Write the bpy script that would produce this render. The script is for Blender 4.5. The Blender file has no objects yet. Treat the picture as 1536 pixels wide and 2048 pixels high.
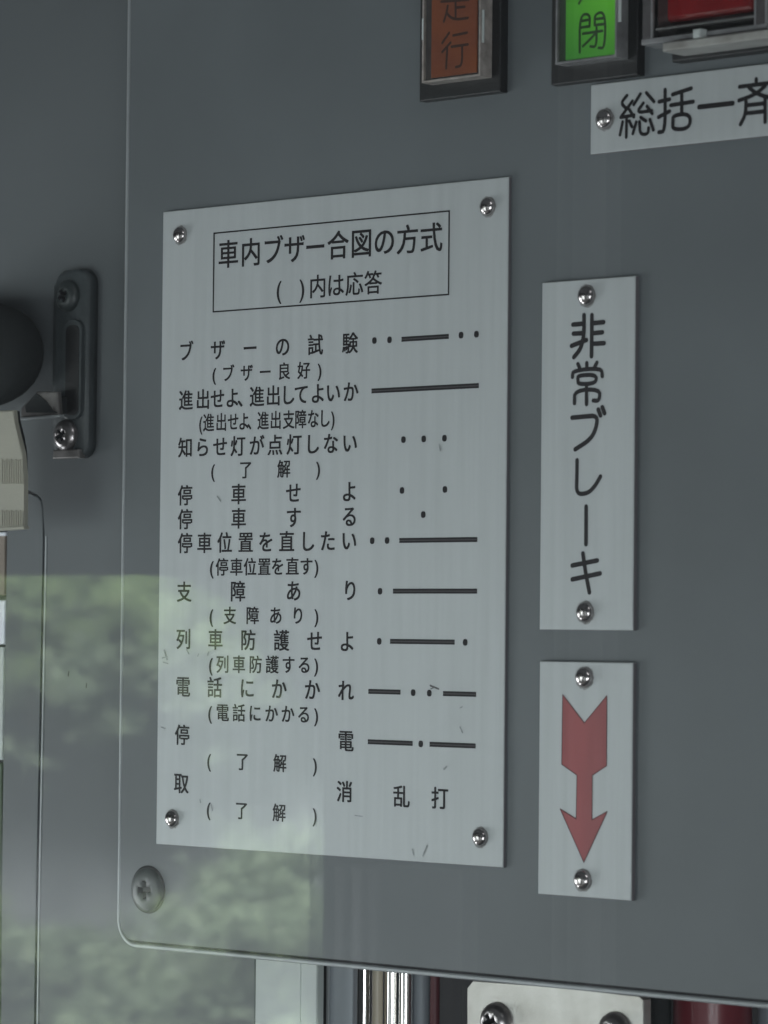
import bpy, bmesh, math, random
from mathutils import Vector, Matrix
random.seed(7)
scene = bpy.context.scene
col = scene.collection

# ------------------------------------------------------------------ camera
F = 7190.0                                  # focal length in photo pixels (1536 x 2048)
CAM = Vector((0.7365, -0.7127, 0.0619))
YAW, PITCH, ROLL = 0.7395, 0.0322, 0.0092
d = Vector((-math.sin(YAW)*math.cos(PITCH), math.cos(YAW)*math.cos(PITCH), math.sin(PITCH)))
r0 = Vector((math.cos(YAW), math.sin(YAW), 0)); u0 = r0.cross(d)
RT = r0*math.cos(ROLL)+u0*math.sin(ROLL); UP = -r0*math.sin(ROLL)+u0*math.cos(ROLL)
cd = bpy.data.cameras.new('camera'); cam = bpy.data.objects.new('camera', cd); col.objects.link(cam)
cam.matrix_world = Matrix(((RT.x, UP.x, -d.x, CAM.x), (RT.y, UP.y, -d.y, CAM.y), (RT.z, UP.z, -d.z, CAM.z), (0, 0, 0, 1)))
cd.sensor_fit = 'VERTICAL'; cd.sensor_height = 24; cd.lens = F/2048*24
cd.clip_start = 0.02; cd.clip_end = 60
cd.dof.use_dof = True; cd.dof.focus_distance = 0.99; cd.dof.aperture_fstop = cd.lens/1000/0.0043
scene.camera = cam

def P(px, py, y=0.0):
    """point on the plane at depth y (panel face = 0) measured in the photograph"""
    v = d + RT*((px-768)/F) - UP*((py-1024)/F)
    t = (y-CAM.y)/v.y
    return CAM + v*t
GLASS_Y = -0.30
def M(px, py, y):
    """place seen mirrored in the glass: y = depth of the mirror image"""
    p = P(px, py, y); return Vector((p.x, 2*GLASS_Y-y, p.z))

# ------------------------------------------------------------------ world, lamps, exposure
w = bpy.data.worlds.new('World'); scene.world = w; w.use_nodes = True
bg = w.node_tree.nodes['Background']; bg.inputs[0].default_value = (0.86, 0.95, 1.0, 1); bg.inputs[1].default_value = 0.09
vs = scene.view_settings; vs.view_transform = 'Standard'; vs.look = 'None'; vs.exposure = 0; vs.gamma = 1
def area(name, loc, to, sx, sy, rad, colr=(1, 1, 1), spread=180):
    l = bpy.data.lights.new(name, 'AREA'); l.shape = 'RECTANGLE'; l.size = sx; l.size_y = sy
    l.energy = rad*math.pi*sx*sy; l.color = colr; l.spread = math.radians(spread)
    o = bpy.data.objects.new(name, l); col.objects.link(o); o.location = loc
    o.rotation_euler = (Vector(to)-Vector(loc)).to_track_quat('-Z', 'Y').to_euler()
    return o
area('side_window_light', (-1.30, -0.52, -0.34), (.05, 0, 0), 0.40, 0.44, 12.0, (.95, .99, 1))
area('low_window_light', (-0.85, -0.36, -0.75), (.05, 0, 0), 0.30, 0.18, 11.0, (.95, .99, 1))
area('right_fill_light', (1.35, -1.4, -0.5), (0.2, 0, -.05), 0.9, 0.6, 8.0, (.97, .99, 1.0))  # added fill lamp on the right, not a source in the cab
area('upper_fill_light', (1.5, -1.0, 1.3), (0.3, 0, 0), 0.8, 0.4, 3.4, (.98, .99, 1.0))  # added fill from the upper right to lift the top of the sign
area('outdoor_daylight', (-1.6, -2.0, 2.3), (-1.9, -3.6, -0.4), 2.2, 1.2, 118.0, (1, .985, .95), 90)

# ------------------------------------------------------------------ materials
def new_mat(name):
    m = bpy.data.materials.new(name); m.use_nodes = True
    nt = m.node_tree; b = nt.nodes['Principled BSDF']; return m, nt, b
def mat(name, c, rough=.5, metal=0, noise=0, nscale=60, stretch=(1, 1, 1), bump=0, bscale=900, coat=0, rvar=0, c2=None, emit=None, es=0, spec=None, detail=4):
    m, nt, b = new_mat(name); N = nt.nodes; L = nt.links
    b.inputs['Base Color'].default_value = (*c, 1); b.inputs['Roughness'].default_value = rough
    b.inputs['Metallic'].default_value = metal; b.inputs['Coat Weight'].default_value = coat
    if spec is not None: b.inputs['Specular IOR Level'].default_value = spec
    tc = N.new('ShaderNodeNewGeometry')
    mp = N.new('ShaderNodeMapping'); L.new(tc.outputs['Position'], mp.inputs[0]); mp.inputs['Scale'].default_value = stretch
    if noise or c2:
        nz = N.new('ShaderNodeTexNoise'); nz.inputs['Scale'].default_value = nscale; nz.inputs['Detail'].default_value = detail
        L.new(mp.outputs[0], nz.inputs[0])
        mx = N.new('ShaderNodeMix'); mx.data_type = 'RGBA'
        if c2 is None: lo = [v*(1-noise) for v in c]; hi = [v*(1+noise) for v in c]
        else: lo = c; hi = c2
        mx.inputs[6].default_value = (*lo, 1); mx.inputs[7].default_value = (*hi, 1)
        cr = N.new('ShaderNodeMapRange'); cr.inputs[1].default_value = .3; cr.inputs[2].default_value = .7
        L.new(nz.outputs[0], cr.inputs[0]); L.new(cr.outputs[0], mx.inputs[0]); L.new(mx.outputs[2], b.inputs['Base Color'])
        if rvar:
            mr = N.new('ShaderNodeMapRange'); mr.inputs[3].default_value = rough-rvar; mr.inputs[4].default_value = rough+rvar
            L.new(nz.outputs[0], mr.inputs[0]); L.new(mr.outputs[0], b.inputs['Roughness'])
    if bump:
        n2 = N.new('ShaderNodeTexNoise'); n2.inputs['Scale'].default_value = bscale; L.new(mp.outputs[0], n2.inputs[0])
        bp = N.new('ShaderNodeBump'); bp.inputs['Strength'].default_value = bump; bp.inputs['Distance'].default_value = .0004
        L.new(n2.outputs[0], bp.inputs['Height']); L.new(bp.outputs[0], b.inputs['Normal'])
    if emit: b.inputs['Emission Color'].default_value = (*emit, 1); b.inputs['Emission Strength'].default_value = es
    return m
PAINT = (.110, .124, .132)
m_panel = mat('grey_satin_paint', PAINT, .48, noise=.13, nscale=14, detail=7, bump=.07, bscale=1100, rvar=.05)
m_wall = mat('grey_wall_paint', (.103, .115, .122), .52, noise=.08, nscale=11, bump=.07, bscale=1000, rvar=.05)
m_trim = mat('bare_aluminium_trim', (.33, .35, .36), .5, metal=.4, noise=.1, nscale=60)
m_dark = mat('dark_recess', (.018, .018, .021), .8)
m_plate = mat('matt_silver_plate', (.45, .475, .482), .50, metal=.25, noise=.05, nscale=45, stretch=(8, 1, .35), bump=.08, bscale=1500, rvar=.04)
m_edge = mat('plate_cut_edge', (.13, .12, .13), .6)
m_ink = mat('black_engraving', (.008, .006, .008), .6, spec=.25)
m_ink2 = mat('worn_engraving', (.05, .045, .05), .6)
m_red = mat('red_enamel', (.30, .060, .064), .5, noise=.16, nscale=40, stretch=(3, 1, .4))
m_rededge = mat('dark_red_edge', (.09, .014, .018), .6)
m_steel = mat('polished_rivet', (.42, .39, .385), .22, metal=1, noise=.25, nscale=260, bump=.25, bscale=500)
m_bolt = mat('dulled_bolt_steel', (.30, .28, .28), .28, metal=.9, noise=.3, nscale=200)
m_screw = mat('painted_screw', (.028, .036, .037), .42, spec=.5, noise=.15, nscale=300, bump=.3, bscale=600)
m_black = mat('black_plastic', (.012, .012, .013), .45, noise=.2, nscale=120, bump=.2)
m_knob = mat('dark_rubber', (.010, .013, .014), .85, noise=.15, nscale=80, bump=.2)
m_latch = mat('dark_grey_cast_plate', (.050, .060, .064), .42, noise=.2, nscale=90, bump=.4, bscale=700)
m_brkt = mat('worn_bracket_steel', (.17, .16, .155), .45, metal=.5, noise=.5, nscale=150)
m_beige = mat('beige_plastic', (.36, .35, .29), .6, noise=.06, nscale=60, bump=.3, bscale=1500)
m_pale = mat('pale_grey_metal', (.50, .54, .53), .5, noise=.12, nscale=18, stretch=(1, 1, .4))
m_blue = mat('blue_grey_metal', (.20, .225, .25), .45, noise=.06, nscale=30)
m_chrome = mat('chrome', (.82, .80, .78), .06, metal=1)
m_tan = mat('tan_metal', (.62, .55, .42), .35, noise=.1, nscale=50)
m_redpipe = mat('glossy_red_paint', (.16, .016, .026), .34, coat=.15, noise=.1, nscale=40)
m_redhose = mat('dull_red_rubber', (.085, .010, .016), .5, noise=.1)
m_brack = mat('stained_steel_plate', (.42, .40, .37), .38, metal=.45, c2=(.58, .57, .54), nscale=85, bump=.15, detail=8)
m_clear_rim = mat('smoky_clear_plastic', (.085, .080, .082), .25, noise=.2, nscale=150, coat=.4)
m_clear_edge = mat('clear_plastic_edge', (.30, .27, .25), .35, noise=.35, nscale=300)
m_green_rim = mat('green_tinted_plastic', (.055, .085, .058), .25, noise=.2, nscale=150, coat=.4)
m_orange = mat('unlit_orange_lens', (.27, .080, .030), .4, c2=(.19, .056, .032), nscale=70, bump=.3, bscale=700)
m_oink = mat('brown_legend', (.045, .02, .016), .5)
m_guard = mat('grey_clear_guard', (.20, .20, .205), .25, noise=.3, nscale=160, coat=.4)
m_guard_lip = mat('scuffed_guard_lip', (.22, .21, .195), .35, c2=(.36, .36, .34), nscale=180)
m_brown = mat('brown_window_post', (.22, .18, .145), .6, noise=.1)
m_sky = mat('sky_and_cap_white', (.8, .83, .9), .5, noise=.02)  # white for the post cap and for bright outdoors beside the post
m_conc = mat('concrete', (.31, .34, .35), .9, noise=.22, nscale=4, bump=.4, bscale=30, detail=8)
m_ground = mat('ballast_ground', (.05, .05, .05), .95, noise=.3, nscale=9)
m_int = mat('cab_inner_lining', (.055, .058, .062), .7, noise=.1)
m_pole = mat('dull_pole', (.25, .25, .26), .4)
m_stem = mat('bark', (.09, .095, .07), .9, noise=.2)
m_mark = mat('dark_smudge', (.10, .10, .105), .7, noise=.4, nscale=800)
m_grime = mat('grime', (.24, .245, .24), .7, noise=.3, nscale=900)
m_mark2 = mat('faint_smudge', (.27, .29, .29), .7, noise=.3, nscale=800)

def leaf_mat(name, a, b_):
    m, nt, b = new_mat(name); N = nt.nodes; L = nt.links
    g = N.new('ShaderNodeNewGeometry'); cr = N.new('ShaderNodeMix'); cr.data_type = 'RGBA'
    cr.inputs[6].default_value = (*a, 1); cr.inputs[7].default_value = (*b_, 1)
    L.new(g.outputs['Random Per Island'], cr.inputs[0]); L.new(cr.outputs[2], b.inputs['Base Color'])
    b.inputs['Roughness'].default_value = .6; return m
m_leaf = leaf_mat('leaves', (.09, .15, .065), (.18, .25, .10))
m_leaf2 = leaf_mat('grey_green_leaves', (.075, .115, .07), (.15, .195, .115))

# lit green lens: brighter towards its lamp
def lit_green():
    m, nt, b = new_mat('lit_green_lens'); N = nt.nodes; L = nt.links
    b.inputs['Base Color'].default_value = (.04, .16, .03, 1); b.inputs['Roughness'].default_value = .3
    g = N.new('ShaderNodeNewGeometry'); sub = N.new('ShaderNodeVectorMath'); sub.operation = 'DISTANCE'
    L.new(g.outputs['Position'], sub.inputs[0]); c = P(1222, -35, -.008); sub.inputs[1].default_value = c
    mr = N.new('ShaderNodeMapRange'); mr.inputs[1].default_value = 0; mr.inputs[2].default_value = .026
    L.new(sub.outputs['Value'], mr.inputs[0])
    r = N.new('ShaderNodeValToRGB'); r.color_ramp.elements[0].color = (.085, .36, .012, 1); r.color_ramp.elements[1].color = (.010, .075, .016, 1)
    L.new(mr.outputs[0], r.inputs[0]); L.new(r.outputs[0], b.inputs['Emission Color']); b.inputs['Emission Strength'].default_value = .8
    return m
m_green = lit_green()
m_gink = mat('dark_green_legend', (.006, .02, .006), .5, emit=(.004, .03, .004), es=.5)
def red_lens():
    m = mat('red_lens', (.30, .018, .022), .22, noise=.25, nscale=60, coat=.6, bump=.5, bscale=300); return m
m_redlens = red_lens()

def glass(name, tint=(1, 1, 1), gain=1.0, dirt=0.0):
    """thin clear sheet: transparent with Fresnel reflection at every face, a trace of dust"""
    m = bpy.data.materials.new(name); m.use_nodes = True; nt = m.node_tree; N = nt.nodes; L = nt.links
    for n in list(N): N.remove(n)
    out = N.new('ShaderNodeOutputMaterial'); g = N.new('ShaderNodeNewGeometry')
    ior = N.new('ShaderNodeMapRange'); ior.inputs[3].default_value = 1.52; ior.inputs[4].default_value = 1/1.52
    L.new(g.outputs['Backfacing'], ior.inputs[0])
    fr = N.new('ShaderNodeFresnel'); L.new(ior.outputs[0], fr.inputs['IOR'])
    mul = N.new('ShaderNodeMath'); mul.operation = 'MULTIPLY'; mul.inputs[1].default_value = gain; mul.use_clamp = True; L.new(fr.outputs[0], mul.inputs[0])
    tr = N.new('ShaderNodeBsdfTransparent'); tr.inputs[0].default_value = (*tint, 1)
    gl = N.new('ShaderNodeBsdfGlossy'); gl.inputs['Roughness'].default_value = 0
    df = N.new('ShaderNodeBsdfDiffuse'); df.inputs[0].default_value = (.75, .8, .85, 1)
    m1 = N.new('ShaderNodeMixShader'); L.new(mul.outputs[0], m1.inputs[0]); L.new(tr.outputs[0], m1.inputs[1]); L.new(gl.outputs[0], m1.inputs[2])
    m2 = N.new('ShaderNodeMixShader'); m2.inputs[0].default_value = dirt
    if dirt:
        nz = N.new('ShaderNodeTexNoise'); nz.inputs['Scale'].default_value = 7; nz.inputs['Detail'].default_value = 5; L.new(g.outputs['Position'], nz.inputs[0])
        mr = N.new('ShaderNodeMapRange'); mr.inputs[1].default_value = .3; mr.inputs[2].default_value = .7; mr.inputs[3].default_value = dirt*.8; mr.inputs[4].default_value = dirt*1.2
        L.new(nz.outputs[0], mr.inputs[0]); L.new(mr.outputs[0], m2.inputs[0])
    L.new(m1.outputs[0], m2.inputs[1]); L.new(df.outputs[0], m2.inputs[2]); L.new(m2.outputs[0], out.inputs[0])
    return m
m_glass = glass('window_glass', (.965, .98, .985), 1.0, .0045)
m_clear = glass('clear_lens_plastic', (.96, .96, .95), .5)

# ------------------------------------------------------------------ helpers
def tag(o, label=None, cat=None, group=None, kind=None):
    if label: o['label'] = label
    if cat: o['category'] = cat
    if group: o['group'] = group
    if kind: o['kind'] = kind
    return o
def empty(name, loc, *a, **k):
    o = bpy.data.objects.new(name, None); o.empty_display_size = .01; col.objects.link(o); o.location = loc
    return tag(o, *a, **k)
def link(name, bm, m, parent=None, smooth=False):
    me = bpy.data.meshes.new(name); bmesh.ops.recalc_face_normals(bm, faces=bm.faces); bm.to_mesh(me); bm.free()
    me.materials.append(m)
    if smooth:
        for p in me.polygons: p.use_smooth = True
    o = bpy.data.objects.new(name, me); col.objects.link(o)
    if parent is not None:
        o.parent = parent
        o.matrix_parent_inverse = Matrix.Translation(parent_loc(parent)).inverted()
    return o
def parent_loc(p):
    v = Vector(p.location)
    return v if p.parent is None else Vector((0, 0, 0)) + v
def prism(pts, yf, yb, bev=0, seg=2, bm=None):
    """polygon pts [(x,z)] front at yf, back at yb (>yf)"""
    bm = bm or bmesh.new()
    f = [bm.verts.new((x, yf, z)) for x, z in pts]; b = [bm.verts.new((x, yb, z)) for x, z in pts]
    n = len(pts); ff = bm.faces.new(f); bm.faces.new(b[::-1])
    for i in range(n): bm.faces.new((f[i], b[i], b[(i+1) % n], f[(i+1) % n]))
    if bev: bmesh.ops.bevel(bm, geom=[e for e in ff.edges], offset=bev, segments=seg, profile=.5, affect='EDGES')
    return bm
def xz(pxs, y=0.0): return [(P(a, b, y).x, P(a, b, y).z) for a, b in pxs]
def rect(x0, x1, z0, z1): return [(x0, z0), (x1, z0), (x1, z1), (x0, z1)]
def rrect(x0, x1, z0, z1, r, n=8):
    o = []
    for cx, cz, a in ((x1-r, z1-r, 0), (x0+r, z1-r, 90), (x0+r, z0+r, 180), (x1-r, z0+r, 270)):
        for i in range(n+1):
            t = math.radians(a+90*i/n); o.append((cx+r*math.cos(t), cz+r*math.sin(t)))
    return o
def box(x0, x1, y0, y1, z0, z1, bev=0): return prism(rect(x0, x1, z0, z1), y0, y1, bev)
def pxrect(l, r, t, b, y):
    """axis-aligned rect in plane at depth y from px extents measured at its middle"""
    m = (l+r)/2; c = (t+b)/2
    return P(l, c, y).x, P(r, c, y).x, P(m, b, y).z, P(m, t, y).z
def chaikin(p, it=2):
    closed = p[0] == p[-1]
    for _ in range(it):
        q = []
        if not closed: q.append(p[0])
        for a, b in zip(p, p[1:]):
            q.append((a[0]*.75+b[0]*.25, a[1]*.75+b[1]*.25)); q.append((a[0]*.25+b[0]*.75, a[1]*.25+b[1]*.75))
        q.append(q[0] if closed else p[-1]); p = q
    return p
def ribbon(bm, pts, w, y):
    """stroke of width w with round ends, pts in (x,z)"""
    n = len(pts); L = []; Rr = []
    for i in range(n):
        a = Vector(pts[max(0, i-1)]); b = Vector(pts[min(n-1, i+1)])
        if pts[0] == pts[-1] and i in (0, n-1): a = Vector(pts[-2]); b = Vector(pts[1])
        t = (b-a); t = t.normalized() if t.length else Vector((1, 0)); nn = Vector((-t.y, t.x))*w/2
        p = Vector(pts[i]); L.append(bm.verts.new((p.x+nn.x, y, p.y+nn.y))); Rr.append(bm.verts.new((p.x-nn.x, y, p.y-nn.y)))
    for i in range(n-1): bm.faces.new((L[i], L[i+1], Rr[i+1], Rr[i]))
    if pts[0] != pts[-1]:
        for k, (p, q) in enumerate(((pts[0], pts[1]), (pts[-1], pts[-2]))):
            t = (Vector(p)-Vector(q)).normalized(); a0 = math.atan2(t.y, t.x)
            vs_ = [bm.verts.new((p[0]+w/2*math.cos(a0-math.pi/2+math.pi*i/6), y, p[1]+w/2*math.sin(a0-math.pi/2+math.pi*i/6))) for i in range(7)]
            bm.faces.new(vs_)
def strokes(name, parent, S, org, sc, w, y, m):
    """brush strokes read off an enlargement (origin org, scale sc)"""
    bm = bmesh.new()
    for k, s in enumerate(S):
        s = [(org[0]+a/sc, org[1]+b/sc) for a, b in s]
        ww = w
        q = xz(chaikin(s) if len(s) > 2 else s, y)
        ribbon(bm, q, ww, y-k*4e-6)
    return link(name, bm, m, parent)
font_cache = {}
def glyph(ch, off):
    if (ch, off) in font_cache: return font_cache[ch, off]
    c = bpy.data.curves.new('glyph', 'FONT'); c.body = ch; c.align_x = 'CENTER'; c.resolution_u = 4
    o = bpy.data.objects.new('glyph', c); col.objects.link(o); bpy.context.view_layer.update()
    me = bpy.data.meshes.new_from_object(o.evaluated_get(bpy.context.evaluated_depsgraph_get()))
    data = ([(v.co.x, v.co.y) for v in me.vertices], [tuple(p.vertices) for p in me.polygons])
    bpy.data.objects.remove(o); bpy.data.curves.remove(c); bpy.data.meshes.remove(me)
    font_cache[ch, off] = data; return data
def textrow(name, parent, items, em, y, m, sx=1.0, off=.014):
    """items: (char, px, py) centres; em in metres"""
    bm = bmesh.new()
    for ch, px, py in items:
        V, Fc = glyph(ch, off); p = P(px, py, y)
        ang = random.uniform(-.004, .004)
        for k, (ox, oz) in enumerate(((-off, -off*.6), (off, -off*.6), (-off, off*.6), (off, off*.6))):   # pen width
            vv = [bm.verts.new((p.x+em*sx*(a+ox)+em*ang*b, y-k*3e-6, p.z+em*(b-.38+oz))) for a, b in V]
            for f in Fc:
                try: bm.faces.new([vv[i] for i in f])
                except ValueError: pass
    return link(name, bm, m, parent)
def lathe(prof, axis_pt, n=28, squash=None):
    """profile [(r, h)] turned about the y axis, h towards the viewer"""
    bm = bmesh.new(); rings = []
    for r, h in prof:
        if r < 1e-7: rings.append([bm.verts.new((axis_pt.x, axis_pt.y-h, axis_pt.z))])
        else: rings.append([bm.verts.new((axis_pt.x+r*math.cos(2*math.pi*i/n), axis_pt.y-h, axis_pt.z+r*math.sin(2*math.pi*i/n))) for i in range(n)])
    for a, b in zip(rings, rings[1:]):
        for i in range(n):
            j = (i+1) % n
            if len(b) == 1: bm.faces.new((a[i], a[j], b[0]))
            elif len(a) == 1: bm.faces.new((a[0], b[j], b[i]))
            else: bm.faces.new((a[i], a[j], b[j], b[i]))
    return bm
def rivet(parent, px, py, y, r=.0026):
    # domed drive rivet: a faceted hammered dome
    prof = [(r*1.04, 0), (r, r*.12)]+[(r*math.cos(t), r*.12+r*.62*math.sin(t)) for t in [math.radians(a) for a in (12, 25, 38, 50, 62, 75)]]+[(0, r*.74)]
    p = P(px, py, y); n = 28; bm = bmesh.new()
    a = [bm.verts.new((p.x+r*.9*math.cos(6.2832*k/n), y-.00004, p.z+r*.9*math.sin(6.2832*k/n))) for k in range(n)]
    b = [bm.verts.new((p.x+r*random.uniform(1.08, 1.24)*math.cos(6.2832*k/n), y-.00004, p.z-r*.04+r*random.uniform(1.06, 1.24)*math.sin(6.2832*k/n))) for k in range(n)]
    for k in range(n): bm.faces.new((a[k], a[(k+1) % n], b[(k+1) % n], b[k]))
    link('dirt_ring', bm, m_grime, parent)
    return link('rivet', lathe(prof, Vector((p.x, y, p.z)), 24), m_steel, parent, True)
def cross_screw(parent, c, r, m, ang=0, name='screw', dome=.35):
    """pan head screw with a sunk cross recess, real geometry"""
    y = c.y; bm = bmesh.new(); n = 16
    s = r*.42; t = r*.13
    # cross outline sampled so each outer ring vertex has a partner
    cross = []
    outl = [(s, t), (t, t), (t, s), (-t, s), (-t, t), (-s, t), (-s, -t), (-t, -t), (-t, -s), (t, -s), (t, -t), (s, -t)]
    k = len(outl)
    def rot(a, b): return a*math.cos(ang)-b*math.sin(ang), a*math.sin(ang)+b*math.cos(ang)
    def ring(f, h):
        o = []
        for a, b in outl:
            tt = math.atan2(b, a); o.append(bm.verts.new((c.x+rot(f*math.cos(tt), f*math.sin(tt))[0], y-h, c.z+rot(f*math.cos(tt), f*math.sin(tt))[1])))
        return o
    # finer dome: subdivide angles
    def arc(f, h):
        o = []
        for i in range(k):
            a0 = math.atan2(outl[i][1], outl[i][0]); a1 = math.atan2(outl[(i+1) % k][1], outl[(i+1) % k][0])
            while a1 < a0: a1 += 2*math.pi
            for q in range(3):
                tt = a0+(a1-a0)*q/3; xx, zz = rot(f*math.cos(tt), f*math.sin(tt)); o.append(bm.verts.new((c.x+xx, y-h, c.z+zz)))
        return o
    def cr(h, sc=1):
        o = []
        for i in range(k):
            a = outl[i]; b = outl[(i+1) % k]
            for q in range(3):
                xx, zz = rot((a[0]+(b[0]-a[0])*q/3)*sc, (a[1]+(b[1]-a[1])*q/3)*sc); o.append(bm.verts.new((c.x+xx, y-h, c.z+zz)))
        return o
    R = [arc(r, 0), arc(r, r*.12), arc(r*.93, r*.12+r*dome*.35), arc(r*.78, r*.12+r*dome*.65), arc(r*.6, r*.12+r*dome*.85), cr(r*.12+r*dome*.95), cr(r*.05, .75)]
    for a, b in zip(R, R[1:]):
        for i in range(len(a)):
            j = (i+1) % len(a); bm.faces.new((a[i], a[j], b[j], b[i]))
    bm.faces.new(R[-1])
    o = link(name, bm, m, parent, True)
    o.data.materials.append(m_dark)
    nf = len(o.data.polygons)
    for i in range(nf-1-len(R[0]), nf): o.data.polygons[i].material_index = 1; o.data.polygons[i].use_smooth = False
    return o
def tube(pts, r, n=10):
    bm = bmesh.new(); rings = []
    for i, p in enumerate(pts):
        a = Vector(pts[max(0, i-1)]); b = Vector(pts[min(len(pts)-1, i+1)]); t = (b-a).normalized()
        u = t.cross(Vector((0, 1, 0))).normalized(); v = Vector((0, 1, 0))
        rings.append([bm.verts.new(Vector(p)+u*r*math.cos(2*math.pi*k/n)+v*r*math.sin(2*math.pi*k/n)) for k in range(n)])
    for a, b in zip(rings, rings[1:]):
        for i in range(n): bm.faces.new((a[i], a[(i+1) % n], b[(i+1) % n], b[i]))
    return bm

# ------------------------------------------------------------------ setting: back walls
back = link('cab_back_wall', box(-.9, .9, .16, .18, -.9, .7), m_dark); tag(back, kind='structure')
# grey wall left of the panel, with the corner of the cover opening at the lower left
YW = .009
pw = [(-900, -900), (420, -900), (420, 1700), (512, 1700), (512, 2500), (66, 2500), (76, 1800), (84, 1400), (90, 1080), (89, 1010), (85, 993), (74, 984), (58, 981), (-900, 981)]
wall = link('cab_wall', prism(xz(pw, YW), YW, YW+.012, .0007), m_wall); tag(wall, kind='structure')
link('seam_edge', prism(xz([(90.5, 1072), (93, 1072), (87, 1400), (79, 1800), (69, 2500), (66.5, 2500), (76.5, 1800), (84.5, 1400)], YW-.0002), YW-.0002, YW+.0004), m_trim, wall)
behind = link('wall_backing', prism(xz([(-20, 900), (130, 900), (130, 2600), (2, 2600), (10, 1068), (-20, 1068)], YW+.014), YW+.014, YW+.03), m_dark); tag(behind, kind='structure')
cov = link('cover_plate', prism(xz([(12, 1066), (12, 990), (58, 988), (72, 991), (80, 1000), (83, 1014), (83, 1080), (77, 1400), (69, 1800), (59, 2500), (-6, 2500), (2, 1700), (8, 1300)], YW), YW+.0005, YW+.012, .0006), m_wall)
tag(cov, 'tall narrow grey cover plate with a rounded top corner, left of the dark vertical gap', 'cover plate')

# left window post with what shows beside it
wp = empty('window_post', P(4, 1500, .02), 'thin strip of brown and grey window post with white daylight beyond at the left edge of the photo', 'window post')
for nm, q, m in (('post_top', [(-60, 1071), (10, 1069), (10, 1190), (-60, 1192)], m_brown), ('outdoor_patch', [(-60, 1200), (11, 1200), (9, 1288), (-60, 1290)], m_sky),  # white patch stands in for bright daylight outdoors
                 ('post_lower', [(-60, 1296), (8, 1294), (5, 1520), (-60, 1520)], m_pale), ('post_foot', [(-60, 1526), (3, 1526), (-2, 2300), (-60, 2300)], m_leaf2)):
    link(nm, prism(xz(q, .012), .012, .022, .0004), m, wp)
link('post_cap', prism(xz([(-60, 1066), (11, 1064), (11, 1071), (-60, 1074)], .010), .010, .024, .0003), m_sky, wp)

# ------------------------------------------------------------------ control panel
x_l = P(252, 600).x; x_l2 = P(232, 1850).x; z_b = P(300, 1897).z
# straighten: the left edge is vertical, the lower edge level; measure both on the plane
z_b = (P(300, 1896).z+P(1500, 2006).z)/2
x_l = (P(254, 100).x+P(234, 1800).x)/2
R_ = .0072
pan = empty('equipment_board', (.2, 0, z_b), 'large grey metal control panel with a rounded lower corner and bright edge, carrying the signs', 'control panel')
def panel_outline(ins):
    o = []
    r = R_-ins
    for i in range(13):
        t = math.radians(180+90*i/12); o.append((x_l+ins+r+r*math.cos(t), z_b+ins+r+r*math.sin(t)))
    return o
body = [(x_l+.0014, .6)]+panel_outline(.0014)+[(.75, z_b+.0014), (.75, .6)]
link('panel_face', prism(body, 0, .008, .0003), m_panel, pan)
trim = [(x_l, .6)]+panel_outline(0)+[(.75, z_b)]
link('edge_trim', tube([(a, .0012, b) for a, b in trim], .00078, 12), m_trim, pan, True)
link('panel_return', prism([(x_l+.0006, .6)]+panel_outline(.0006)+[(.75, z_b+.0006), (.75, .6)], .0012, .0085), m_dark, pan)
c = P(297, 1779)
cross_screw(pan, Vector((c.x, 0, c.z)), .0062, m_screw, ang=.06, name='panel_screw', dome=.16)
ringb = lathe([(.0068, 0), (.0068, .00025), (.0061, .00025)], Vector((c.x, -.00002, c.z)), 32)
link('screw_washer', ringb, m_dark, pan, True)
# scratches and chips in the paint
bm = bmesh.new()
for px, py, l, a in ((137, 1352, 9, 1.4), (173, 1375, 8, 1.5), (905, 800, 7, 1.2)):
    p = P(px, py, YW if px < 230 else -.0001); ll = l/7000
    bm = bmesh.new(); ribbon(bm, [(p.x, p.z), (p.x+ll*math.cos(a), p.z+ll*math.sin(a))], .0004, (YW if px < 230 else 0)-.0001)
    link('paint_chip', bm, m_dark, wall if px < 230 else pan)

# ------------------------------------------------------------------ buzzer signal sign
T = .0011
def plate(name, corners, lab, cat, th=T, grp=None):
    """silver plate; corners measured at its front face"""
    q = [P(a, b, -th) for a, b in corners]
    x0 = (q[0].x+q[3].x)/2; x1 = (q[1].x+q[2].x)/2; z1 = (q[0].z+q[1].z)/2; z0 = (q[2].z+q[3].z)/2
    e = empty(name, ((x0+x1)/2, 0, z0), lab, cat, grp)
    link('plate', box(x0, x1, -th, -.00002, z0, z1, .00022), m_plate, e)
    link('plate_edge', box(x0+.00012, x1+.00006, -th+.00028, -.00004, z0-.00006, z1-.0001), m_edge, e)
    return e
sign = plate('buzzer_signal_sign', [(326, 424), (1017, 353), (1006, 1735), (312, 1688)],
             'large silver sign listing buzzer signals in rows of black writing with dots and dashes', 'sign')
YS = -T-.00006
EM = .0061     # body text
b6 = lambda X, Y: (300+X*.48828, 350+Y*.48828)
b7 = lambda X, Y: (300+X*.48828, 850+Y*.48828)
b8 = lambda X, Y: (300+X*.48828, 1250+Y*.48828)
def row(chars, X, y0, y1, f, em=EM, sx=1.0, off=.020):
    it = []
    for ch, x in zip(chars, X):
        yy = y0+(y1-y0)*(x-X[0])/max(1e-6, X[-1]-X[0]); it.append((ch, *f(x, yy)))
    for grp in ([[q] for q in it] if len(it) == 2 else [it]): textrow('lettering', sign, grp, em, YS, m_ink, sx, off)
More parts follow.
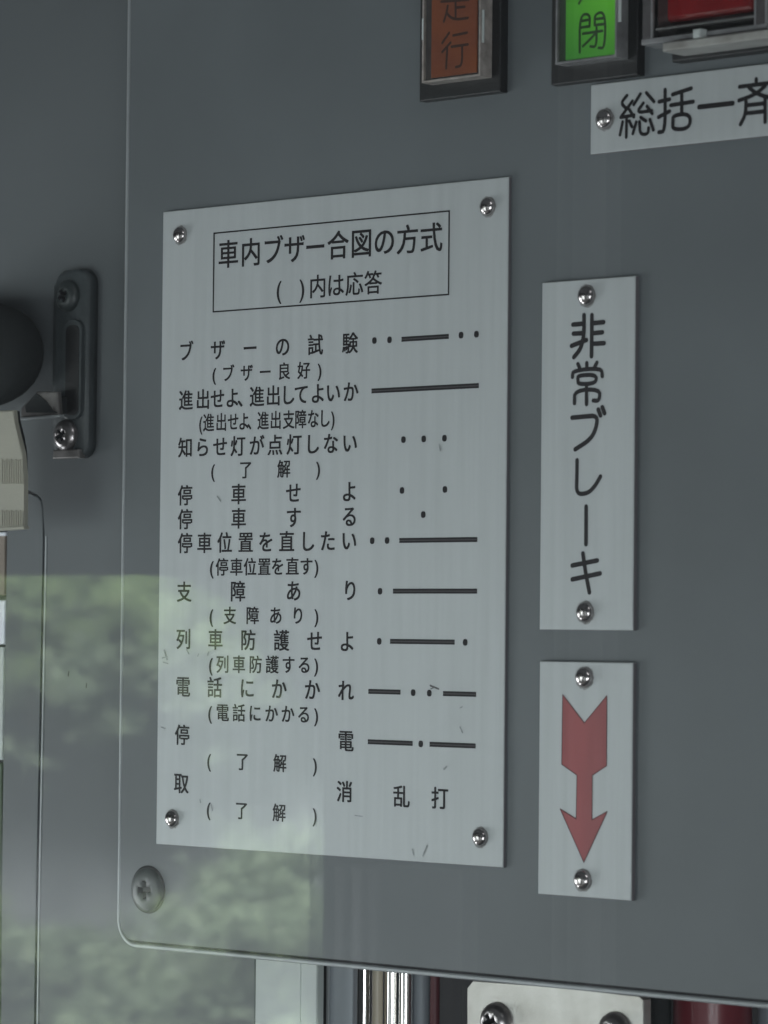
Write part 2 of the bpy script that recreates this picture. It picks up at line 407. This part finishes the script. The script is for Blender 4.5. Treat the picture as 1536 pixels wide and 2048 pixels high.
# title frame
fr = [b6(258, 235), b6(1228, 145), b6(1226, 493), b6(258, 563)]
q = xz(fr, YS); x0 = (q[0][0]+q[3][0])/2; x1 = (q[1][0]+q[2][0])/2; z1 = (q[0][1]+q[1][1])/2; z0 = (q[2][1]+q[3][1])/2
bm = bmesh.new(); t = .00042
for a in (rect(x0, x1, z1-t, z1), rect(x0, x1, z0, z0+t), rect(x0, x0+t*1.2, z0+t, z1-t), rect(x1-t*1.2, x1, z0+t, z1-t)):
    bm.faces.new([bm.verts.new((u, YS, v)) for u, v in a])
link('title_frame', bm, m_ink, sign)
E6 = .0083
row('車内ブザー合図の方式', [321, 413, 503, 592, 677, 770, 866, 960, 1055, 1152], 323, 255, b6, E6, 1.0, .015)
row('()内は応答', [527, 624, 687, 760, 837, 914], 467, 440, b6, .0068, 1.0, .013)
row('ブザーの試験', [148, 278, 410, 543, 677, 819], 722, 688, b6, .0060)
row('(ブザー良好)', [262, 320, 396, 472, 549, 630, 696], 815, 797, b6, .0050)
row('進出せよ、進出してよいか', [147, 217, 277, 338, 388, 438, 505, 565, 620, 688, 750, 822], 922, 887, b6, .0060, .98)
row('(進出せよ、進出支障なし)', [207, 240, 292, 341, 385, 422, 463, 515, 568, 617, 668, 715, 750], 1015, 995, b6, .0054, .85)
row('知らせ灯が点灯しない', [145, 215, 288, 360, 437, 512, 590, 665, 740, 818], 92, 73, b7, .0060)
row('(了解)', [257, 392, 548, 690], 186, 176, b7, .0052)
row('停車せよ', [144, 363, 588, 817], 288, 272, b7)
row('停車する', [144, 363, 588, 817], 386, 374, b7)
row('停車位置を直したい', [144, 223, 306, 392, 475, 560, 645, 728, 815], 484, 473, b7)
row('(停車位置を直す)', [252, 295, 354, 410, 468, 523, 583, 640, 683], 582, 578, b7, .0052)
row('支障あり', [140, 360, 588, 820], 683, 677, b7)
row('(支障あり)', [250, 327, 420, 515, 606, 683], 780, 780, b7, .0052)
row('列車防護せよ', [137, 268, 402, 538, 675, 808], 57, 67, b8)
row('(列車防護する)', [248, 297, 364, 432, 500, 567, 632, 682], 160, 163, b8, .0052)
row('電話にかかれ', [135, 265, 398, 528, 664, 802], 252, 268, b8)
row('(電話にかかる)', [245, 297, 364, 430, 497, 564, 630, 682], 357, 367, b8, .0052)
row('停電', [132, 802], 450, 474, b8)
row('(了解)', [241, 378, 532, 677], 553, 572, b8, .0052)
row('取消', [128, 797], 648, 682, b8)
row('(了解)', [239, 375, 529, 676], 752, 777, b8, .0052)
row('乱打', [1030, 1187], 702, 709, b8, .0062)
DR = .00088
def dots(L, f):
    for X, Y in L:
        p = P(*f(X, Y), YS); bm = bmesh.new()
        bm.faces.new([bm.verts.new((p.x+DR*.95*math.copysign(abs(math.cos(t))**.8, math.cos(t)), YS, p.z+DR*1.02*math.copysign(abs(math.sin(t))**.8, math.sin(t)))) for t in [2*math.pi*i/20+.01 for i in range(20)]])
        link('signal_dot', bm, m_ink, sign)
def dash(Xa, Ya, Xb, Yb, f):
    a = P(*f(Xa, Ya), YS); b = P(*f(Xb, Yb), YS); z = (a.z+b.z)/2; h = .00066
    bm = bmesh.new()
    for u, v in ((z-h, z-h*.22), (z+h*.18, z+h)): bm.faces.new([bm.verts.new((x, YS, zz)) for x, zz in rect(a.x, b.x, u, v)])
    o = link('signal_dash', bm, m_ink, sign)
    bm = bmesh.new(); bm.faces.new([bm.verts.new((x, YS+.00002, zz)) for x, zz in rect(a.x, b.x, z-h*.22, z+h*.18)])
    s = link('worn_line', bm, m_ink2, o)
dots([(919, 678), (981, 675), (1274, 656), (1337, 652)], b6); dash(1030, 673, 1224, 661, b6)
dash(907, 884, 1347, 863, b6)
dots([(1038, 60), (1121, 57), (1206, 54)], b7)
dots([(1032, 268), (1208, 264), (1119, 367), (910, 474), (971, 473)], b7); dash(1021, 472, 1341, 470, b7)
dots([(942, 681)], b7); dash(995, 680, 1340, 681, b7)
dots([(939, 67), (1291, 71)], b8); dash(983, 67, 1248, 70, b8)
dash(894, 272, 1026, 275, b8); dots([(1078, 277), (1144, 279)], b8); dash(1200, 281, 1336, 284, b8)
dash(892, 478, 1076, 485, b8); dots([(1109, 487)], b8); dash(1145, 489, 1334, 495, b8)
for px, py in ((361, 470), (976, 413), (345, 1637), (961, 1674)): rivet(sign, px, py, -T, .0024)
# dirt marks on the sign
bm = bmesh.new()
for i, (X, Y, X2, Y2, w) in enumerate(((1148, 248, 1182, 262, 7), (1150, 262, 1165, 255, 4))):
    ribbon(bm, xz([b8(X, Y), b8(X2, Y2)], YS-.00001), w/2.048/7000, YS-.00001*(i+2))
link('dark_scuff', bm, m_mark, sign)
bm = bmesh.new()
k = 0
for X, Y, X2, Y2, w in ((45, 418, 62, 424, 5), (1270, 418, 1280, 440, 6), (1135, 905, 1118, 945, 7), (1075, 920, 1080, 940, 8), (840, 780, 870, 784, 4), (205, 715, 207, 727, 6),
                        (60, 105, 70, 140, 10), (50, 135, 72, 130, 5), (54, 152, 74, 158, 5), (150, 100, 160, 118, 6), (196, 128, 200, 118, 4), (240, 110, 236, 125, 4), (1205, 590, 1215, 580, 8), (1270, 340, 1280, 335, 4), (252, 735, 256, 760, 4)):
    k += 1; bm = bmesh.new(); ribbon(bm, xz([b8(X, Y), b8(X2, Y2)], YS), w/2.048/7000, YS-.000005*k); link('faint_scuff', bm, m_mark2, sign)
for X, Y, X2, Y2 in ((276, 292, 290, 312), (1185, 80, 1190, 105)):
    k += 1; bm = bmesh.new(); ribbon(bm, xz([b7(X, Y), b7(X2, Y2)], YS), .0004, YS-.000005*k); link('faint_scuff', bm, m_mark2, sign)

# ------------------------------------------------------------------ emergency brake plate
bp_ = plate('emergency_brake_plate', [(1084.4, 564.3), (1270.5, 552.6), (1265.6, 1260.8), (1078.5, 1259)],
            'tall narrow silver plate with large black writing running down it, right of the big sign', 'sign', .0015)
Y2 = -.00156
oA, sA = (1060, 530), 5.533; oB, sB = (1060, 900), 5.389
W = .00124
strokes('character', bp_, [[(597, 555), (597, 780), (560, 930), (485, 1020)], [(685, 555), (680, 1010)], [(475, 660), (580, 650)], [(480, 760), (580, 755)], [(460, 895), (625, 830)],
        [(690, 645), (815, 632)], [(700, 755), (800, 745)], [(700, 872), (820, 865)]], oA, sA, W, Y2, m_ink)
strokes('character', bp_, [[(530, 1095), (550, 1140)], [(628, 1085), (628, 1150)], [(740, 1080), (710, 1140)], [(470, 1240), (474, 1168), (790, 1140), (800, 1230)],
        [(530, 1270), (530, 1222), (735, 1212), (730, 1310), (535, 1322), (530, 1270)], [(625, 1320), (625, 1540)], [(492, 1530), (495, 1388), (774, 1373), (768, 1505), (700, 1500)]], oA, sA, W*.9, Y2, m_ink)
strokes('character', bp_, [[(465, 1690), (600, 1678), (745, 1665), (735, 1800), (670, 1930), (500, 2040)], [(755, 1600), (780, 1665)], [(800, 1575), (825, 1640)]], oA, sA, W, Y2, m_ink)
strokes('character', bp_, [[(507, 110), (505, 300), (500, 475), (620, 470), (700, 390), (760, 285)]], oB, sB, W*.95, Y2, m_ink)
strokes('character', bp_, [[(605, 610), (603, 1015)]], oB, sB, W, Y2, m_ink)
strokes('character', bp_, [[(570, 1115), (600, 1330), (640, 1535)], [(455, 1245), (725, 1190)], [(455, 1395), (755, 1330)]], oB, sB, W, Y2, m_ink)
rivet(bp_, 1174, 591, -.0015, .0026); rivet(bp_, 1171, 1224, -.0015, .0026)

# ------------------------------------------------------------------ red arrow plate
ap = plate('arrow_plate', [(1079.8, 1322.3), (1266, 1325.4), (1261.9, 1802.7), (1075.2, 1786.2)],
           'small silver plate with a red arrow pointing straight down', 'sign', .0015)
oC, sC = (1060, 1300), 3.9385
A = [(258, 352), (428, 575), (605, 360), (603, 912), (490, 988), (488, 1338), (608, 1272), (424, 1672), (238, 1252), (364, 1330), (370, 985), (250, 900)]
q = xz([(oC[0]+a/sC, oC[1]+b/sC) for a, b in A], Y2)
from mathutils.geometry import tessellate_polygon
bm = bmesh.new(); vq = [bm.verts.new((a, Y2, b)) for a, b in q]
for t_ in tessellate_polygon([[Vector((a, b, 0)) for a, b in q]]): bm.faces.new([vq[i] for i in t_])
arrow = link('arrow', bm, m_red, ap)
bm = bmesh.new(); cc = q+[q[0]]
for k in range(len(q)): ribbon(bm, [cc[k], cc[k+1]], .00026, Y2-.00001-k*2e-6)
link('arrow_outline', bm, m_rededge, arrow)
rivet(ap, 1169.2, 1354.6, -.0015, .0026); rivet(ap, 1166.1, 1759.6, -.0015, .0026)

# ------------------------------------------------------------------ upper right plate
cp = plate('control_label_plate', [(1181, 170), (1900, 82), (1900, 230), (1181, 311)],
           'silver plate with big black writing at the upper right, cut by the photo edge', 'sign', .0013)
oD, sD = (1170, 120), 4.197; Y3 = -.00136; W3 = .00108
strokes('character', cp, [[(352, 298), (300, 362), (348, 408)], [(398, 345), (300, 480)], [(300, 482), (412, 462)], [(372, 415), (410, 478)], [(350, 480), (346, 648)], [(316, 520), (294, 628)], [(372, 512), (394, 560)],
        [(465, 285), (410, 375)], [(515, 275), (580, 350)], [(490, 362), (430, 445), (560, 425)], [(520, 388), (565, 450)], [(430, 522), (402, 618)], [(458, 518), (462, 625), (530, 622), (534, 570)], [(468, 482), (512, 512)], [(545, 500), (575, 588)]], oD, sD, W3*.86, Y3, m_ink)
strokes('character', cp, [[(672, 250), (672, 600), (620, 606)], [(622, 350), (710, 330)], [(617, 480), (710, 430)], [(892, 238), (735, 290)], [(720, 380), (908, 350)], [(812, 290), (812, 458)],
        [(738, 520), (738, 464), (884, 450), (880, 574), (736, 586), (738, 520)]], oD, sD, W3, Y3, m_ink)
strokes('character', cp, [[(958, 395), (1240, 363)]], oD, sD, W3*1.2, Y3, m_ink)
strokes('character', cp, [[(1437, 160), (1437, 205)], [(1297, 225), (1590, 188)], [(1378, 232), (1440, 285), (1600, 330)], [(1512, 218), (1430, 290), (1292, 340)], [(1352, 345), (1347, 460), (1305, 540)], [(1512, 312), (1512, 520)],
        [(1362, 380), (1500, 365)], [(1362, 447), (1500, 432)]], oD, sD, W3, Y3, m_ink)
rivet(cp, 1210, 238, -.0013, .0026)

# ------------------------------------------------------------------ indicator lamps
def indicator(name, lab, org, sc, base, cover, lens, mrim, mlens, side_hi, top=-260):
    """base, cover, lens = (left, right, bottom-left y, bottom-right y) in an enlargement"""
    def pr(v, y):
        l, r_, bl, br = v; a = P(org[0]+l/sc, org[1]+bl/sc, y); b = P(org[0]+r_/sc, org[1]+br/sc, y)
        return a.x, b.x, (a.z+b.z)/2
    zt = P(org[0]+base[0]/sc, top).z
    x0, x1, z0 = pr(base, -.003); e = empty(name, ((x0+x1)/2, 0, z0), lab, 'indicator lamp', None)
    link('bezel', box(x0, x1-.0006, -.003, 0, z0, zt, .0003), m_black, e)
    yc = -.0078
    a, b, zc = pr(cover, yc); zt2 = zt-.004
    # clear cover: thin rim, side walls and front sheet
    w_ = .0006
    link('lens_body', box(a+w_, b-w_, -.0070, -.003, zc+w_, zt2-w_, .0002), mrim, e)
    bm = bmesh.new()
    for x_0, x_1, z_0, z_1 in ((a, a+w_, zc, zt2), (b-w_, b, zc, zt2), (a+w_, b-w_, zc, zc+w_)): prism(rect(x_0, x_1, z_0, z_1), yc, -.0031, .00012, bm=bm)
    link('lens_rim', bm, m_clear_edge if mrim is m_clear_rim else m_guard, e)
    la, lb, lz = pr(lens, -.0074)
    ls = link('coloured_lens', box(la, lb, -.0074, -.0068, lz, zt2-.001, .0001), mlens, e)
    link('clear_cover', box(a+w_*1.1, b-w_*1.1, yc+.0001, yc+.0003, zc+w_*1.1, zt2-w_*1.1), m_clear, e)
    # pale strips painted as highlights on the sides of the clear cover
    for l, r_, t0, t1, yy in side_hi:
        p = P(org[0]+l/sc, org[1]+t0/sc, yy); p2 = P(org[0]+r_/sc, org[1]+t1/sc, yy)
        link('side_glint', box(p.x, p2.x, yy, yy+.0004, p2.z, p.z, .0001), m_pale, e)
    return e, ls
oE, sE = (820, 0), 7.68
e, ls = indicator('orange_indicator_lamp', 'unlit orange-brown indicator lamp in a black frame, above the big sign', oE, sE, (140, 1410, 1552, 1410), (178, 1075, 1245, 1195), (322, 1020, 1195, 1118), m_clear_rim, m_orange,
          [(180, 203, 285, 610, -.0079), (1098, 1128, 150, 650, -.0072)])
YO = -.00744
strokes('character', ls, [[(700, -230), (700, 290)], [(560, -130), (850, -150)], [(480, 25), (900, -5)], [(700, 118), (838, 105)], [(580, 90), (562, 200), (520, 330)], [(560, 190), (620, 270), (720, 300), (890, 275)]], oE, sE, .00072, YO, m_oink)
strokes('character', ls, [[(600, 505), (495, 660)], [(622, 655), (495, 800)], [(572, 740), (555, 1050)], [(665, 545), (875, 502)], [(640, 718), (888, 682)], [(802, 705), (800, 1010), (705, 1030)]], oE, sE, .00072, YO, m_oink)
oG, sG = (1080, 0), 6.98
e, ls = indicator('green_indicator_lamp', 'lit bright green indicator lamp in a black frame, left of the red guarded button', oG, sG, (152, 1385, 1190, 1040), (210, 1065, 880, 815), (355, 1052, 828, 765), m_green_rim, m_green,
          [(1088, 1125, -300, 300, -.0072)])
YG = -.00744
strokes('character', ls, [[(555, 730), (555, 210), (700, 190), (690, 370)], [(570, 295), (690, 275)], [(570, 385), (690, 367)], [(765, 350), (765, 190), (915, 165), (905, 672), (820, 668)], [(780, 267), (900, 250)], [(765, 350), (905, 335)],
        [(600, 470), (870, 432)], [(790, 385), (790, 655), (705, 648)], [(772, 470), (690, 560), (600, 645)]], oG, sG, .00074, YG, m_gink)
strokes('character', ls, [[(600, -330), (900, -360)], [(620, -250), (880, -280), (880, -140), (620, -110)], [(620, -250), (615, -80), (545, 48)]], oG, sG, .00074, YG, m_gink)

# ------------------------------------------------------------------ red push button under a clear guard
oR, sR = (1270, 0), 5.774
rb = empty('guarded_push_button', P(1420, 60), 'square dark red push button behind a clear hinged guard, top right', 'push button')
def zx(l, t, y): return P(oR[0]+l/sR, oR[1]+t/sR, y)
yg = -.016
z_frame = zx(200, 450, yg).z; zt = P(1300, -240, yg).z
xa = zx(75, 300, yg).x; xb = zx(205, 300, yg).x; xc = zx(1380, 300, yg).x; xd = xc+(xb-xa)*1.1
link('housing', box(xb-.001, xd-.001, -.006, 0, zx(300, 420, -.006).z, zt), m_black, rb)
ya = -.010
za = zx(320, 262, ya)
link('red_button', box(za.x, zx(1365, 80, ya).x, ya, -.006, za.z, zt, .0012), m_redlens, rb)
for u, v in ((xa, xb), (xc, xd)): link('guard_side', box(u, v, yg, -.0005, z_frame, zt, .0006), m_clear_rim, rb)
for u, v in ((xb-.0005, xb), (xc, xc+.0005), (xd-.0006, xd)): link('guard_edge', box(u, v, yg-.0003, yg+.002, z_frame, zt, .0001), m_guard, rb)
link('guard_bottom', box(xa, xd, yg-.0002, -.001, z_frame-.0012, z_frame+.0002, .0003), m_guard, rb)
link('guard_inner_rim', box(xb, xc, yg+.001, yg+.003, z_frame+.0022, z_frame+.0028, .0002), m_guard, rb)
link('clear_guard', box(xb, xc, yg+.0002, yg+.0009, z_frame, zt), m_clear, rb)
lp = zx(310, 540, yg-.003)
link('guard_lip', box(lp.x, xd+.004, yg-.003, yg+.006, zx(320, 595, yg-.003).z, zx(250, 500, yg-.003).z, .0005), m_guard_lip, rb)
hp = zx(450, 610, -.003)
link('lip_shadow', box(hp.x, xd+.004, -.004, 0, zx(450, 722, -.003).z, hp.z+.003, .0004), m_black, rb)  # dark box added to draw the shadow under the guard lip
kp = zx(735, 385, yg-.002)
link('guard_catch', box(kp.x-.0012, kp.x+.001, yg-.003, yg, kp.z-.0012, kp.z+.001, .0004), m_pale, rb)

# ------------------------------------------------------------------ latch plate, arm and knob on the left wall
YL = YW-.0035
la = empty('latch_plate', P(145, 915, YW), 'dark grey oblong latch plate with two cross-head screws, left of the panel edge', 'latch plate')
x0, x1, z0, z1 = pxrect(106, 177, 540, 916, YL)
link('base_plate', prism(rrect(x0, x1, z0, z1, .0045, 6), YL, YW, .0012, 3), m_latch, la, True)
x0c, x1c, z0c, z1c = pxrect(124, 163, 640, 838, YL-.001)
link('channel', prism(rrect(x0c, x1c, z0c, z1c, .003, 6), YL-.0012, YL+.001, .0004), m_latch, la)
x0d, x1d, z0d, z1d = pxrect(131, 157, 650, 830, YL-.0013)
link('channel_slot', prism(rrect(x0d, x1d, z0d, z1d, .002, 6), YL-.00135, YL-.001), m_black, la)
for px, py, m in ((138, 592, m_screw), (134, 871, m_bolt)):
    c = P(px, py, YL); cross_screw(la, Vector((c.x, YL-.0001, c.z)), .0047, m, ang=.5, dome=.45)
link('bottom_lip', prism(xz([(106, 900), (156, 898), (158, 916), (104, 918)], YL-.0015), YL-.0015, YL+.001, .0004), m_brkt, la)
ya = -.001
link('arm_stem', prism(xz([(72, 826), (72, 792), (108, 792), (108, 826)], ya), ya+.001, YL, .0002), m_knob, la)
link('latch_arm', prism(xz([(40, 838), (42, 816), (74, 783), (114, 783), (118, 834)], ya), ya, ya+.0016, .0004), m_brkt, la)
link('arm_lip', prism(xz([(39, 840), (38, 835), (118, 829), (118, 834)], ya-.0008), ya-.0008, ya+.0012, .0002), m_trim, la)
link('arm_recess', prism(xz([(52, 825), (50, 812), (72, 786), (90, 800), (104, 820), (115, 826)], ya-.0003), ya-.0003, ya+.001), m_knob, la)

kn = empty('blind_lever', P(0, 820, -.02), 'large dark rounded knob above a beige ribbed grip at the left edge', 'lever')
# rounded knob, axis level along the wall, right end domed
YN = -.006; c = P(-40, 700, YN); bm = bmesh.new(); prof = []
rr = abs(P(0, 600, YN).z-P(0, 815, YN).z)/2; xe = P(66, 700, YN).x
for i in range(13):
    t = math.radians(90*i/12); prof.append((rr*math.cos(t)**.75 if i < 12 else 0, c.x+(xe-c.x)*math.sin(t)))
rings = []; n = 28; zc = (P(0, 600, YN).z+P(0, 815, YN).z)/2
prof = [(rr, c.x-.03)]+prof
for r_, x in prof:
    rings.append([bm.verts.new((x, YN+r_*.75*math.sin(2*math.pi*k/n), zc+r_*math.cos(2*math.pi*k/n))) for k in range(n)] if r_ > 0 else [bm.verts.new((x, YN, zc))])
for a, b in zip(rings, rings[1:]):
    for i in range(n):
        bm.faces.new((a[i], a[(i+1) % n], b[0]) if len(b) == 1 else (a[i], a[(i+1) % n], b[(i+1) % n], b[i]))
link('knob_body', bm, m_knob, kn, True)
yb = -.013
grip = link('grip', prism(xz([(-70, 824), (26, 820), (29, 845), (36, 875), (44, 905), (48, 950), (48, 1010), (47, 1056), (-70, 1066)], yb), yb, yb+.0016, .0005, 3), m_beige, kn)
link('grip_foot', prism(xz([(-70, 1059), (47.5, 1052), (47.5, 1058), (-70, 1066)], yb-.0005), yb-.0005, yb+.0016, .0002), m_beige, kn)
link('grip_backing', prism(xz([(-70, 826), (32, 822), (35, 845), (43, 875), (48, 905), (49, 950), (48, 1052), (-70, 1060)], yb+.0017), yb+.0017, yb+.003, .0004), m_black, kn)
for y0_, y1_ in ((918, 968), (1020, 1052)):
    for i in range(10):
        px = 2+i*4.6
        link('rib', prism(xz([(px, y0_+3*(i % 2)), (px+1.8, y0_+3*(i % 2)), (px+1.8, y1_), (px, y1_)], yb-.0003), yb-.0003, yb+.0004, .0001), m_beige, grip)

# ------------------------------------------------------------------ things below the panel
def xr(l, r_, y, py=1990): return P(l, py, y).x, P(r_, py, y).x
def upright(name, l, r_, y, dep, m, lab, cat, top=1800, bev=.0006, extra=None):
    x0, x1 = xr(l, r_, y); o = link(name, box(x0, x1, y, y+dep, -.45, P(l, top, y).z, bev), m)
    tag(o, lab, cat); return o
pp = empty('pale_post', P(570, 2048, .012), 'pale grey flat post with a narrow side strip, just under the panel', 'post')
x0, x1 = xr(510, 602, .0089); x2, x3 = xr(603, 634, .0087)
zt_ = z_b+.004
link('post_face', box(x0, x1, .0089, .0115, -.45, zt_-.0045, .0004), m_pale, pp)
link('side_strip', box(x2-.0004, x3, .0087, .0113, -.45, zt_-.0045, .0004), m_pale, pp)
sb = upright('gap_shade_strip', 630, 662, .0135, .001, m_knob, 'narrow dark strip of shade between the pale post and the blue-grey panel strip', 'gap_shade')  # dark colour stands in for the shaded gap beside the post
bs = empty('side_board', P(680, 2048, .02), 'narrow blue-grey board with a pale left edge, left of the chrome rods', 'board')
x0, x1 = xr(657, 706, .0125)
link('board_face', box(x0, x1, .0125, .0142, -.45, zt_-.0045, .0003), m_blue, bs)
x0, x1 = xr(652, 658, .0122); link('board_edge', box(x0, x1, .0122, .0140, -.45, zt_-.0045, .0002), m_trim, bs)
def rod(l, r_, y, m, lab, cat='rod', grp=None, name='chrome_rod', bulge=None):
    a = P(l, 1990, y).x; b = P(r_, 1990, y).x; rad = (b-a)/2/1.35*1.0
    bm = bmesh.new(); cx = (a+b)/2; prof = [(-.45, rad), (.02, rad)] if not bulge else bulge
    rings = [[bm.verts.new((cx+rr_*math.cos(2*math.pi*k/32), y+rr_*math.sin(2*math.pi*k/32), z)) for k in range(32)] for z, rr_ in prof]
    for p_, q_ in zip(rings, rings[1:]):
        for k in range(32): bm.faces.new((p_[k], p_[(k+1) % 32], q_[(k+1) % 32], q_[k]))
    o = link(name, bm, m, None, True); tag(o, lab, cat, grp); return o
rod(712, 746, .022, m_chrome, 'bright chrome rod nearest the blue-grey board', grp='chrome rods under the panel')
rod(744, 766, .021, m_tan, 'tan rod between two chrome rods', name='tan_rod')
rod(768, 802, .024, m_chrome, 'darker chrome rod just right of the tan rod', grp='chrome rods under the panel')
rod(798, 826, .023, m_chrome, 'chrome rod next to the dull grey tube', grp='chrome rods under the panel')
rod(824, 862, .027, m_blue, 'dull grey tube left of the thin dark red hose', name='grey_tube')
rod(860, 880, .026, m_redhose, 'thin dark red hose beside the dull grey tube', cat='hose', name='red_hose')
rp = rod(1340, 1512, .035, m_redpipe, 'thick glossy red pipe at the lower right, below the panel', cat='pipe', name='red_pipe')
rod(1512, 1600, .045, m_blue, 'grey tube at the lower right corner, right of the red pipe', name='grey_tube')
rod(1296, 1345, .03, m_knob, 'dark tube between the steel bracket and the red pipe', name='dark_tube')
sbk = empty('steel_bracket', P(1110, 2048, .012), 'stained steel bracket plate with clipped corners and two screws, under the panel', 'bracket')
yk = .012
link('bracket_plate', prism(xz([(934, 1976), (946, 1961), (1110, 1975), (1278, 1992), (1287, 2000), (1287, 2400), (934, 2400)], yk), yk, yk+.003, .0003), m_brack, sbk)
for px, py, r_ in ((995, 2042, .0050), (1232, 2062, .0050)):
    c = P(px, py, yk); cross_screw(sbk, Vector((c.x, yk, c.z)), r_, m_bolt, ang=.4, dome=.6)

# ------------------------------------------------------------------ what the glass reflects: side wall with window, bank outside
yv = .30
top = M(125, 1148, yv).z; xr_ = M(618, 1800, yv).x; yw_ = 2*GLASS_Y-yv
xl_ = xr_-1.15; zb_ = top-.50; rad = M(640, 1150, yv).x-M(300, 1150, yv).x
rad = rad*1.05
out = rrect(-3.6, 3.0, -1.6, 2.6, .01, 1); inn = rrect(xl_, xr_, zb_, top, min(rad, .2), 10)
bm = bmesh.new()
# ring wall made of a fan between inner opening and outer rectangle
def wallring(yf, yb):
    pts = inn; n = len(pts); cx = (xl_+xr_)/2; cz = (zb_+top)/2
    def outer(p):
        dx, dz = p[0]-cx, p[1]-cz; s = 1e9
        if dx > 0: s = min(s, (.12-cx)/dx)
        if dx < 0: s = min(s, (-3.6-cx)/dx)
        if dz > 0: s = min(s, (2.6-cz)/dz)
        if dz < 0: s = min(s, (-1.6-cz)/dz)
        return cx+dx*s, cz+dz*s
    for y in (yf, yb):
        a = [bm.verts.new((p[0], y, p[1])) for p in pts]; b = [bm.verts.new((outer(p)[0], y, outer(p)[1])) for p in pts]
        for i in range(n): bm.faces.new((a[i], a[(i+1) % n], b[(i+1) % n], b[i]))
        if y == yf: A0 = a
        else:
            for i in range(n): bm.faces.new((A0[i], A0[(i+1) % n], a[(i+1) % n], a[i]))
wallring(yw_, yw_-.03)
sw = link('cab_side_wall', bm, m_int); tag(sw, kind='structure')
ORD = ['first', 'second', 'third', 'fourth', 'fifth', 'sixth', 'seventh', 'eighth', 'ninth', 'tenth']
# grab poles near the window, faint in the reflection
for k, (px, wd) in enumerate(((742, .012), (800, .016), (868, .010), (1155, .008))):
    x = M(px, 1500, .2).x; bm = bmesh.new()
    rings = [[bm.verts.new((x+wd*math.cos(2*math.pi*i/16), -.80+wd*math.sin(2*math.pi*i/16), z)) for i in range(16)] for z in (-1.2, -.02 if k < 3 else 1.2)]
    for i in range(16): bm.faces.new((rings[0][i], rings[0][(i+1) % 16], rings[1][(i+1) % 16], rings[1][i]))
    o = link('grab_pole', bm, m_pole, None, True); tag(o, 'dull grab pole seen as a faint upright streak in the glass, %s from the left' % ORD[k], 'pole', 'grab poles reflected in the glass')
ground = link('ground', box(-9, 6, -9, -1.0, -2.2, -2.1), m_ground); tag(ground, kind='structure')
yb_ = 3.3
zc1 = M(300, 1240, yb_).z
cw = link('concrete_wall', box(-8, 4, 2*GLASS_Y-yb_-.3, 2*GLASS_Y-yb_, -2.1, zc1+.05, .01), m_conc)
tag(cw, 'grey concrete bank wall mirrored faintly in the glass, between green bushes', 'wall')
o = link('wall_coping', box(-8, 4, 2*GLASS_Y-yb_-.3, 2*GLASS_Y-yb_+.03, M(300, 1400, yb_).z, M(300, 1360, yb_).z, .004), m_conc, cw)
def shrub(cx, cy, cz, rx, ry, rz, n, m, lab, s=.0056):
    e = empty('shrub', (cx, cy, cz-rz), lab, 'shrub', 'shrubs on the bank reflected in the glass')
    bm = bmesh.new()
    cl = [(random.gauss(0, .5), random.gauss(0, .5), random.gauss(0, .5)) for _ in range(40)]
    for i in range(n):
        a = random.choice(cl); v = Vector((a[0]*rx+random.gauss(0, .16)*rx, a[1]*ry+random.gauss(0, .16)*ry, a[2]*rz+random.gauss(0, .16)*rz))
        p = Vector((cx, cy, cz))+v; ss = s*random.uniform(.6, 1.5)
        rt = Matrix.Rotation(random.uniform(0, 6.28), 3, Vector((random.gauss(0, 1), random.gauss(0, 1), random.gauss(0, 1))).normalized())
        q = [bm.verts.new(p+rt @ Vector(t)*ss) for t in ((-1, 0, 0), (0, -.5, .1), (1, 0, 0), (0, .5, .1))]
        bm.faces.new(q)
    link('foliage', bm, m, e)
    bm = bmesh.new()
    rings = [[bm.verts.new((cx+r_*math.cos(k), cy+r_*math.sin(k), z)) for k in range(6)] for z, r_ in ((cz-rz*.9, .010), (cz, .006))]
    for i in range(6): bm.faces.new((rings[0][i], rings[0][(i+1) % 6], rings[1][(i+1) % 6], rings[1][i]))
    link('stem', bm, m_stem, e)
for i, px in enumerate((-150, -20, 110, 230, 350, 470, 600)):
    c = M(px, 1215+14*(i % 2), 3.15)
    shrub(c.x, c.y, c.z, .12, .12, .095, 8000, m_leaf, 'bright green bush mirrored at mid height left of the big sign, %s from the left' % ORD[i])
for i, px in enumerate((-60, 60, 175, 300, 420)):
    c = M(px, 1330+30*(i % 3), 3.1)
    shrub(c.x, c.y, c.z, .10, .10, .075, 2600, m_leaf2, 'grey-green bush mirrored just below the bright bushes, %s from the left' % ORD[i])
for i, (px, py) in enumerate(((-60, 1960), (20, 2080), (130, 1960), (240, 2130), (330, 2060), (420, 2100), (500, 1900), (560, 1800), (590, 2080), (620, 1960))):
    c = M(px, py, 2.9+.15*(i % 3))
    shrub(c.x, c.y, c.z, .12, .12, .10, 8000, m_leaf2, 'dull green bush mirrored low in the glass below the big sign, %s from the left' % ORD[i])

# ------------------------------------------------------------------ glass partition between the viewer and the panel
a = P(-500, 1024, GLASS_Y).x; b = P(2000, 1024, GLASS_Y).x
gp = empty('glass_partition', ((a+b)/2, GLASS_Y, -.25), 'clear glass partition in front of the whole panel, faintly mirroring green bushes', 'glass pane')
link('glass', box(a, b, GLASS_Y, GLASS_Y+.004, -.24, .30), m_glass, gp)
bm = bmesh.new()
for x0, x1, z0, z1 in ((a-.02, a, -.26, .32), (b, b+.02, -.26, .32), (a, b, -.26, -.24), (a, b, .30, .32)): prism(rect(x0, x1, z0, z1), GLASS_Y-.005, GLASS_Y+.01, .001, bm=bm)
link('frame', bm, m_int, gp)
